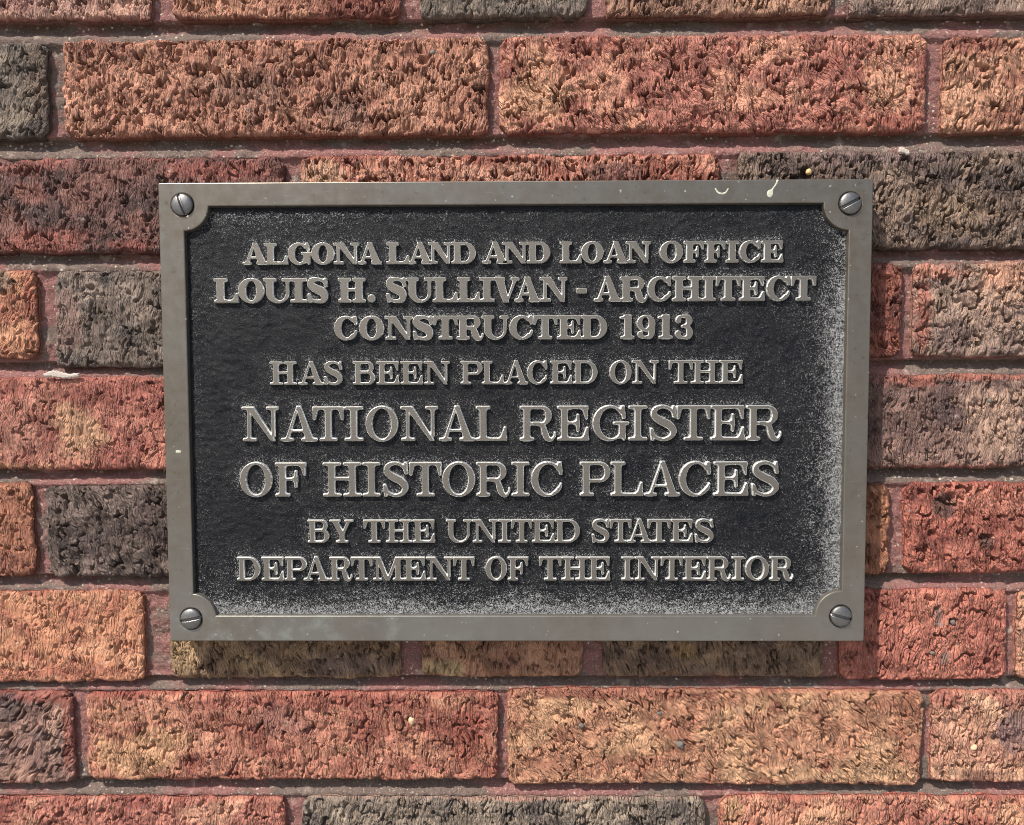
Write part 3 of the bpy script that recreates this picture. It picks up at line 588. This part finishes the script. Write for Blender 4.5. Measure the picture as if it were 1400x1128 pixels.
# mortar: one bed of sandy mortar, struck so that it slopes out to the brick below
def make_mortar():
    st = .0012
    xa = min(r[0] for r in RECTS); xb = max(r[1] for r in RECTS); za = min(r[2] for r in RECTS)-.01; zb = max(r[3] for r in RECTS)+.01
    def fine(a, b, lo, hi): return np.concatenate([np.arange(a, lo, .006), np.arange(lo, hi, st), np.arange(hi, b, .006)])
    xs = fine(xa, xb, XL, XR); zs = fine(za, zb, ZB, ZT)[::-1]
    X, Z = np.meshgrid(xs, zs); mx, mz = X*1000, Z*1000
    inside = np.full(X.shape, -1.0); bed = np.full(X.shape, .5)
    for (a, b, c, d) in RECTS:
        i = np.minimum(np.minimum(X-a, b-X), np.minimum(Z-c, d-Z)); inside = np.maximum(inside, i)
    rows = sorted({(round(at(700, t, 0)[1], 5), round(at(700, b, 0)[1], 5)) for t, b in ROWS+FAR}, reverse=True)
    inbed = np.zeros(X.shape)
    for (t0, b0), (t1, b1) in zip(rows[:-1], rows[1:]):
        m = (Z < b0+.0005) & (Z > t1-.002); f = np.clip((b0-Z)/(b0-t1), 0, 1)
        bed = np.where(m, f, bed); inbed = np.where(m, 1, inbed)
    dep = np.where(inbed > 0, 9.8-6.0*sstep(.15, 1.0, bed), 5.6)
    dep = dep+1.7*fbm(mx/14, mz/9, 901, 4)+.8*noise(mx/3.0, mz/2.6, 905)+.5*noise(mx/1.1, mz/1.1, 906)
    q1, q2, qid = voro(mx/4, mz/4, 930); dep -= np.where(qid > .74, 1.1*np.clip(1-(q1/.18)**2, 0, 1)**.6, 0)
    dep = np.clip(dep, 1.2, 12)
    dep = np.where(inside > .003, 13, dep)
    big = fbm(mx/75, mz/34, 910, 3); n2 = noise(mx/9, mz/7, 911)
    grey = blin((110, 94, 86)); pink = blin((140, 92, 88)); shade_brown = blin((84, 60, 40))
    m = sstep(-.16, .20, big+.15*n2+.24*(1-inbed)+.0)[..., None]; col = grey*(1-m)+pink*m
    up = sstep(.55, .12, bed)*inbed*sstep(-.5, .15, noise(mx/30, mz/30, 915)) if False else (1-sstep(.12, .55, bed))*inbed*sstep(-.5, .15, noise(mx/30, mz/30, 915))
    col = col*(1-.7*up[..., None])+shade_brown*.7*up[..., None]  # upper joint browned: shade under the brick above painted in
    lt = sstep(.35, .55, noise(mx/11, mz/8, 920)+.2*noise(mx/2, mz/2, 921))[..., None]*.4
    col = col*(1-lt)+blin((190, 172, 158))*lt
    col *= (1+.3*noise(mx/1.6, mz/1.6, 925))[..., None]
    F = grid_faces(*X.shape); ins = inside.ravel()[F].min(1); hid = ((np.abs(X) < W_PL/2-.012) & (np.abs(Z-CZ) < H_PL/2-.012)).ravel()[F].all(1); F = F[(ins < .0050) & ~hid]
    V = np.stack([X, dep/1000, Z-CZ], -1).reshape(-1, 3)
    use = np.unique(F); mp = np.full(len(V), -1); mp[use] = np.arange(len(use))
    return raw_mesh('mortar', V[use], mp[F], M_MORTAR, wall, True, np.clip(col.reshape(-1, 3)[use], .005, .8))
make_mortar()
# ---------------------------------------------------------------- the plaque
plaque = empty('bronze_plaque', 'cast bronze historic register plaque with raised lettering, held by four slotted screws', 'plaque', (0, FACE, CZ))
LIP = .0032; FIELD = FACE+LIP; LTOP = FACE+.0009
def loc(px, py, Y=FACE): x, z = at(px, py, Y); return x, z-CZ      # in the plaque's own frame (origin at the centre of its face)
def mean(*v): return sum(v)/len(v)
il = mean(loc(253.5, 313)[0], loc(262.3, 808)[0]); ir = mean(loc(1161, 312)[0], loc(1151, 813)[0])
itp = mean(loc(286, 281)[1], loc(1127, 278)[1]); ib = mean(loc(295, 841.5)[1], loc(1115, 842.5)[1])
SCR = [loc(249.3, 280), loc(1162.5, 278), loc(261.2, 846), loc(1149.7, 842.5)]
def inner_loop(off=0.0, n=22):                # off > 0 moves away from the field, onto the frame
    R = .0183-off; l, r, t, b = il-off, ir+off, itp+off, ib-off; P = []
    for (cx, cz), (x, z), start in ((SCR[0], (l, t), 0), (SCR[1], (r, t), 1), (SCR[3], (r, b), 2), (SCR[2], (l, b), 3)):
        dz = z-cz; dx = x-cx
        ph = math.copysign(math.sqrt(max(R*R-dz*dz, 1e-9)), -1 if start in (1, 2) else 1)   # x offset where the circle meets the horizontal edge
        pv = math.copysign(math.sqrt(max(R*R-dx*dx, 1e-9)), -1 if start in (0, 1) else 1)
        ah = math.atan2(dz, ph); av = math.atan2(pv, dx)
        d = (av-ah+math.pi) % (2*math.pi)-math.pi
        arc = [(cx+R*math.cos(ah+d*i/n), cz+R*math.sin(ah+d*i/n)) for i in range(n+1)]
        if start in (0, 2): arc = arc[::-1]   # run: TL vertical->horizontal, TR horizontal->vertical ...
        P += arc
    return P
def ring_pts(cx, cz, r, n=40): return [(cx+r*math.cos(2*math.pi*i/n), cz+r*math.sin(2*math.pi*i/n)) for i in range(n)]
def outer_loop(off=0.0, r=.0012, n=5):
    hw, hh = W_PL/2-off, H_PL/2-off; P = []
    for cx, cz, a0 in ((hw-r, hh-r, 0), (-hw+r, hh-r, 90), (-hw+r, -hh+r, 180), (hw-r, -hh+r, 270)):
        for i in range(n+1):
            a = math.radians(a0+90*i/n); P.append((cx+r*math.cos(a), cz+r*math.sin(a)))
    return P
def make_frame():
    bm = bmesh.new()
    def loopv(P, y): return [bm.verts.new((x, y, z)) for x, z in P]
    def bridge(a, b):
        n = len(a)
        for i in range(n): bm.faces.new((a[i], a[(i+1) % n], b[(i+1) % n], b[i]))
    edges = []
    def closed(vs): return [bm.edges.new((vs[i], vs[(i+1) % len(vs)])) for i in range(len(vs))]
    top_loops = []
    TH = .0150
    prof = [(.0, TH), (.0, .0012), (.00015, .0006), (.00045, .0002), (.0009, .0)]
    L = [loopv(outer_loop(o), y) for o, y in prof]
    for p, q in zip(L[:-1], L[1:]): bridge(p, q)
    top_loops.append(L[-1])
    prof = [(-.0007, LIP+.0006), (-.0003, LIP*.55), (-.0001, .0007), (.0001, .0003), (.0004, .0001), (.0008, .0)]
    L = [loopv(inner_loop(o), y) for o, y in prof]
    for p, q in zip(L[:-1], L[1:]): bridge(p, q)
    top_loops.append(L[-1])
    for cx, cz in SCR:                        # countersunk holes
        prof = [(.0079, .0022), (.0080, .0006), (.0083, .0002), (.0088, .0)]
        L = [loopv(ring_pts(cx, cz, r), y) for r, y in prof]
        for p, q in zip(L[:-1], L[1:]): bridge(p, q)
        bm.faces.new(L[0]); top_loops.append(L[-1])
    es = []
    for vs in top_loops:
        n = len(vs)
        for i in range(n):
            e = bm.edges.get((vs[i], vs[(i+1) % n])) or bm.edges.new((vs[i], vs[(i+1) % n])); es.append(e)
    bmesh.ops.triangle_fill(bm, use_beauty=True, use_dissolve=False, edges=es)
    back = [v for v in bm.verts if abs(v.co.y-TH) < 1e-6]
    bmesh.ops.contextual_create(bm, geom=back)
    bmesh.ops.recalc_face_normals(bm, faces=bm.faces)
    me = bpy.data.meshes.new('frame'); bm.to_mesh(me); bm.free(); me.materials.append(M_FRAME)
    return link('frame', me, plaque)
make_frame()
# letters ---------------------------------------------------------------
def sdf_mesh(name, xs, zs, d, hfun, mat, parent, base=0.0, edge=0.0):
    """Height field over the inside of a signed distance field; boundary vertices are pulled onto the outline."""
    X, Z = np.meshgrid(xs, zs); step = xs[1]-xs[0]
    gz, gx = np.gradient(d, zs, xs); gl = np.hypot(gx, gz)+1e-9; gx, gz = gx/gl, gz/gl
    ins = d < 0
    ny, nx = d.shape
    F = grid_faces(ny, nx); keep = ins.ravel()[F].any(1); F = F[keep]
    out = ~ins; dd = np.where(out, np.minimum(d, 1.5*abs(step)), 0)
    X = X-dd*gx; Z = Z-dd*gz; D = np.minimum(d, 0)
    Y = -hfun(D, X, Z); Y = np.where(out, base, Y)
    V = np.stack([X, Y, Z], -1).reshape(-1, 3)
    use = np.unique(F); mp = np.full(len(V), -1); mp[use] = np.arange(len(use))
    if edge:
        o = raw_mesh(name, V[use], mp[F], mat, parent, True, None, {'edge': np.where(D > -edge, 1.0, 0.0).ravel()[use]})
        o.data.polygons.foreach_set('use_smooth', (D.ravel()[F] > -edge).any(1)); return o
    return raw_mesh(name, V[use], mp[F], mat, parent, True, None, {'edge': np.where(D > -edge, 1.0, 0.0).ravel()[use]} if edge else None)
LETTERS = []                                  # (char, x, z, height, width in caps, st, hl) in plaque coordinates
for st, hl, L, R, ls in LINES:
    zt = mean(loc(L[2], L[0], LTOP)[1], loc(R[2], R[0], LTOP)[1]); zb_ = mean(loc(L[2], L[1], LTOP)[1], loc(R[2], R[1], LTOP)[1])
    h = zt-zb_; ym = mean(L[0], L[1], R[0], R[1])
    for ch, a, b in ls:
        xa, xb = loc(a, ym, LTOP)[0], loc(b, ym, LTOP)[0]
        LETTERS.append((ch, xa, zb_, h, (xb-xa)/h, st, hl))
cache = {}
for ch, x, z, h, w, st, hl in LETTERS:
    key = (ch, round(w, 2), st)
    if key not in cache:
        c = 1/42; w_ = round(w, 2)
        xs = np.arange(-3*c, w_+3.1*c, c); zs = np.arange(1+4*c, -4*c, -c)
        X, Z = np.meshgrid(xs, zs); d = glyph(ch, X, Z, w_, st*1.07, hl*1.05)-.008
        bw = .030; H = (FIELD-LTOP)/h           # bevel width and height in caps
        def hf(D, X, Z, H=H): t = np.clip(-D/bw, 0, 1); return H*(1-(1-t)**3)
        o = sdf_mesh('letter', xs, zs, d, hf, M_LETTER, plaque, base=.9e-3/h, edge=bw*.9); cache[key] = o
        o.location = (x, FIELD-FACE, z)
    else:
        o = cache[key].copy(); sc.collection.objects.link(o); o.parent = plaque; o.location = (x, FIELD-FACE, z)
    o.scale = (h, h, h)
# the dark field ----------------------------------------------------------
def make_field():
    s = .0010
    xs = np.arange(il-.006, ir+.006, s); zs = np.arange(itp+.006, ib-.006, -s)
    X, Z = np.meshgrid(xs, zs); dl = np.full(X.shape, .03)
    for ch, x, z, h, w, st, hl in LETTERS:
        i0, i1 = np.searchsorted(xs, [x-.012, x+w*h+.012]); j0, j1 = np.searchsorted(-zs, [-(z+h+.012), -(z-.012)])
        sub = (glyph(ch, (X[j0:j1, i0:i1]-x)/h, (Z[j0:j1, i0:i1]-z)/h, w, st*1.07, hl*1.05)-.008)*h
        dl[j0:j1, i0:i1] = np.minimum(dl[j0:j1, i0:i1], sub)
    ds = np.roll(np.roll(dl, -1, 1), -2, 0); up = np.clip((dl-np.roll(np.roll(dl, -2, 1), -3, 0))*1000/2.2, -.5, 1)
    mx, mz = X*1000, Z*1000
    # hammered sand-cast surface
    f1, f2, cid = voro(mx/3.4+noise(mx/6, mz/6, 3)*.8, mz/2.9+noise(mx/6, mz/6, 4)*.8, 300)
    h = .60*noise(mx/6.5, mz/4.2, 301)+.50*noise(mx/2.6, mz/2.2, 302)+.10*noise(mx/1.1, mz/1.1, 303)-.16*f1
    h = h*(.55+.45*sstep(.001, .010, dl))
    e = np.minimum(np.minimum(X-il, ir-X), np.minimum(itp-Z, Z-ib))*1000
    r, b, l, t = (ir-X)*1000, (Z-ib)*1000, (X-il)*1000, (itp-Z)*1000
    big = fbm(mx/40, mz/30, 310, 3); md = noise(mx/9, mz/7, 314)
    dR = np.exp(-np.clip(r, 0, 99)/(25+6*big))*(.62+.38*sstep(-160, -20, -Z*0-Z*1000*0+(-mz))*1.0)  # pale falloff from the rims: light bounced off the lip, painted in
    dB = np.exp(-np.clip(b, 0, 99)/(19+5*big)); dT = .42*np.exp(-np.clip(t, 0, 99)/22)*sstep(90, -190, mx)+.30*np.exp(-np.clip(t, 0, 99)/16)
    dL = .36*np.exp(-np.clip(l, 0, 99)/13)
    text = (.06+.34*up)*np.exp(-np.clip(dl*1000, 0, 99)/3.0)+.26*np.exp(-np.clip(dl*1000, 0, 99)/13)  # pale halo round the letters: painted light and settled grit
    glow_dust = np.maximum.reduce([dR, dB, dT, dL, text])+.12*(dR+dB+text)+.10*big+.08*md+.05
    glow_dust = glow_dust+.30*(h-.15)*(.4+glow_dust)+.10*sstep(.1, .5, h)
    glow_dust = np.clip(glow_dust*.80+.02, .0, .72)*sstep(-.5, 2.0, np.minimum(t-2.5, l-1.5))  # pale tone faded out along top and left, painting in the lip's shade
    V = np.stack([X, (LIP-.0)-h/1000, Z], -1).reshape(-1, 3)
    return raw_mesh('field', V, grid_faces(*X.shape), M_FIELD, plaque, True, None, {'glow_dust': glow_dust.ravel()})
make_field()
# screws --------------------------------------------------------------------
for (cx, cz), ang in zip(SCR, (-70, 28, 11, -14)):
    s = .00035; xs = np.arange(-.0081, .0082, s); zs = xs[::-1]
    X, Z = np.meshgrid(xs, zs); r = np.hypot(X, Z); t = math.radians(ang)
    across = -X*math.sin(t)+Z*math.cos(t)
    R = .0075
    def hf(D, X, Z):
        rr = np.hypot(X, Z); dome = .0029*np.sqrt(np.clip(1-(rr/R)**2*.93, 0, 1))
        ac = np.abs(-X*math.sin(t)+Z*math.cos(t)); return dome+.0002-.0021*(1-sstep(.00070, .00105, ac))
    o = sdf_mesh('screw', xs, zs, r-R, hf, M_SCREW, plaque, base=.0012); o.location = (cx, 0, cz)
# dried drips on the top rail, and a few small scabs --------------------------
def blob(name, pts, mat, parent, Y, hh=.00025, res=.0003, org=(0, 0)):
    P = [(*loc(px, py, Y), r*.00052) for px, py, r in pts]
    x0 = min(p[0] for p in P)-.004; x1 = max(p[0] for p in P)+.004; z0 = min(p[1] for p in P)-.004; z1 = max(p[1] for p in P)+.004
    xs = np.arange(x0, x1, res); zs = np.arange(z1, z0, -res); X, Z = np.meshgrid(xs, zs)
    d = s_stroke(X, Z, P, n=6) if len(P) > 1 else np.hypot(X-P[0][0], Z-P[0][1])-P[0][2]
    d = d+(.00022*noise(X*1400, Z*1400, 8) if parent is plaque else .0010*fbm(X*650, Z*650, 8, 3))
    f = lambda D, X, Z: hh*np.sqrt(np.clip(-D/.0010, 0, 1))
    o = sdf_mesh(name, xs, zs, d, f, mat, parent, base=.00005)
    o.location = (0, Y-(FACE if parent is plaque else 0)-.00002, 0); return o
blob('dried_drip', [(1063, 247, 1.6), (1061, 252, 1.2), (1056, 259, 1.4), (1053, 264, 4.2), (1052.5, 266, 3.8)], M_DROP, plaque, FACE)
blob('dried_splash', [(978, 258, 1.0), (983, 264, 1.3), (991, 264, 1.2), (995.5, 258, .9)], M_DROP, plaque, FACE, .00012)
blob('dried_splash', [(242, 617.5, 2.0), (246, 617.5, 1.8)], M_DROP, plaque, FACE, .00015)
# lime smears and small stones caught in the brick faces -----------------------
blob('lime_smear', [(62, 513, 2.5), (74, 511, 5), (90, 514, 4), (106, 513, 3)], M_CHALK, wall, -.0012, .0012)
blob('lime_smear', [(1232, 205, 4), (1240, 209, 3.5)], M_CHALK, wall, -.0012, .0012)
M_STONE = mat_simple('grey grit stone', (.115, .098, .082), .75, 0, 700, .5, .0006)
M_CREAM = mat_simple('cream stone', (.52, .36, .22), .75, 0, 700, .4, .0005)
for px, py, r, m in ((1106, 235, 5.5, M_PEBBLE), (563, 985, 7, M_CREAM), (795, 992, 5, M_STONE), (930, 1018, 8, M_STONE), (902, 975, 4.5, M_STONE), (896, 740, 1, None), (1303, 851, 5, M_STONE), (592, 72, 5, M_STONE), (340, 150, 4, M_STONE), (194, 153, 3.5, M_CREAM), (1353, 548, 4, M_STONE), (1332, 1022, 5.5, M_CREAM), (1275, 893, 4, M_STONE)):
    if m is None: continue
    x, z = at(px, py, 0); n1_, n2_ = 14, 22; V = []; R = r*.00046
    for i in range(n1_+1):
        for j in range(n2_):
            a, b = math.pi*i/n1_, 2*math.pi*j/n2_
            q = np.array([math.sin(a)*math.cos(b), math.cos(a), math.sin(a)*math.sin(b)])
            k = 1+.30*float(noise(np.array([q[0]*1.6+px]), np.array([q[2]*1.6+q[1]*1.1]), 7)[0])
            V.append(q*R*k*np.array([1.0, .75, .8]))
    Fp = [(i*n2_+j, i*n2_+(j+1) % n2_, (i+1)*n2_+(j+1) % n2_, (i+1)*n2_+j) for i in range(n1_) for j in range(n2_)]
    o = raw_mesh('pebble', np.array(V), np.array(Fp), m, wall, True); o.location = (x, .0003, z-CZ); o.rotation_euler = (0, px*.7, 0)
# ---------------------------------------------------------------- unseen ground under the wall, added to bounce light up onto it
pv = raw_mesh('bounce_pavement', np.array([[-30, -60, 0], [30, -60, 0], [30, .03, 0], [-30, .03, 0]]), np.array([[0, 1, 2, 3]]), M_BOUNCE_PAVE, None, False)
pv['kind'] = 'structure'
print('bricks', len(BR), len(extra), 'letters', len(LETTERS), 'tris', sum(len(o.data.loops)-2*len(o.data.polygons) for o in sc.objects if o.type == 'MESH'))
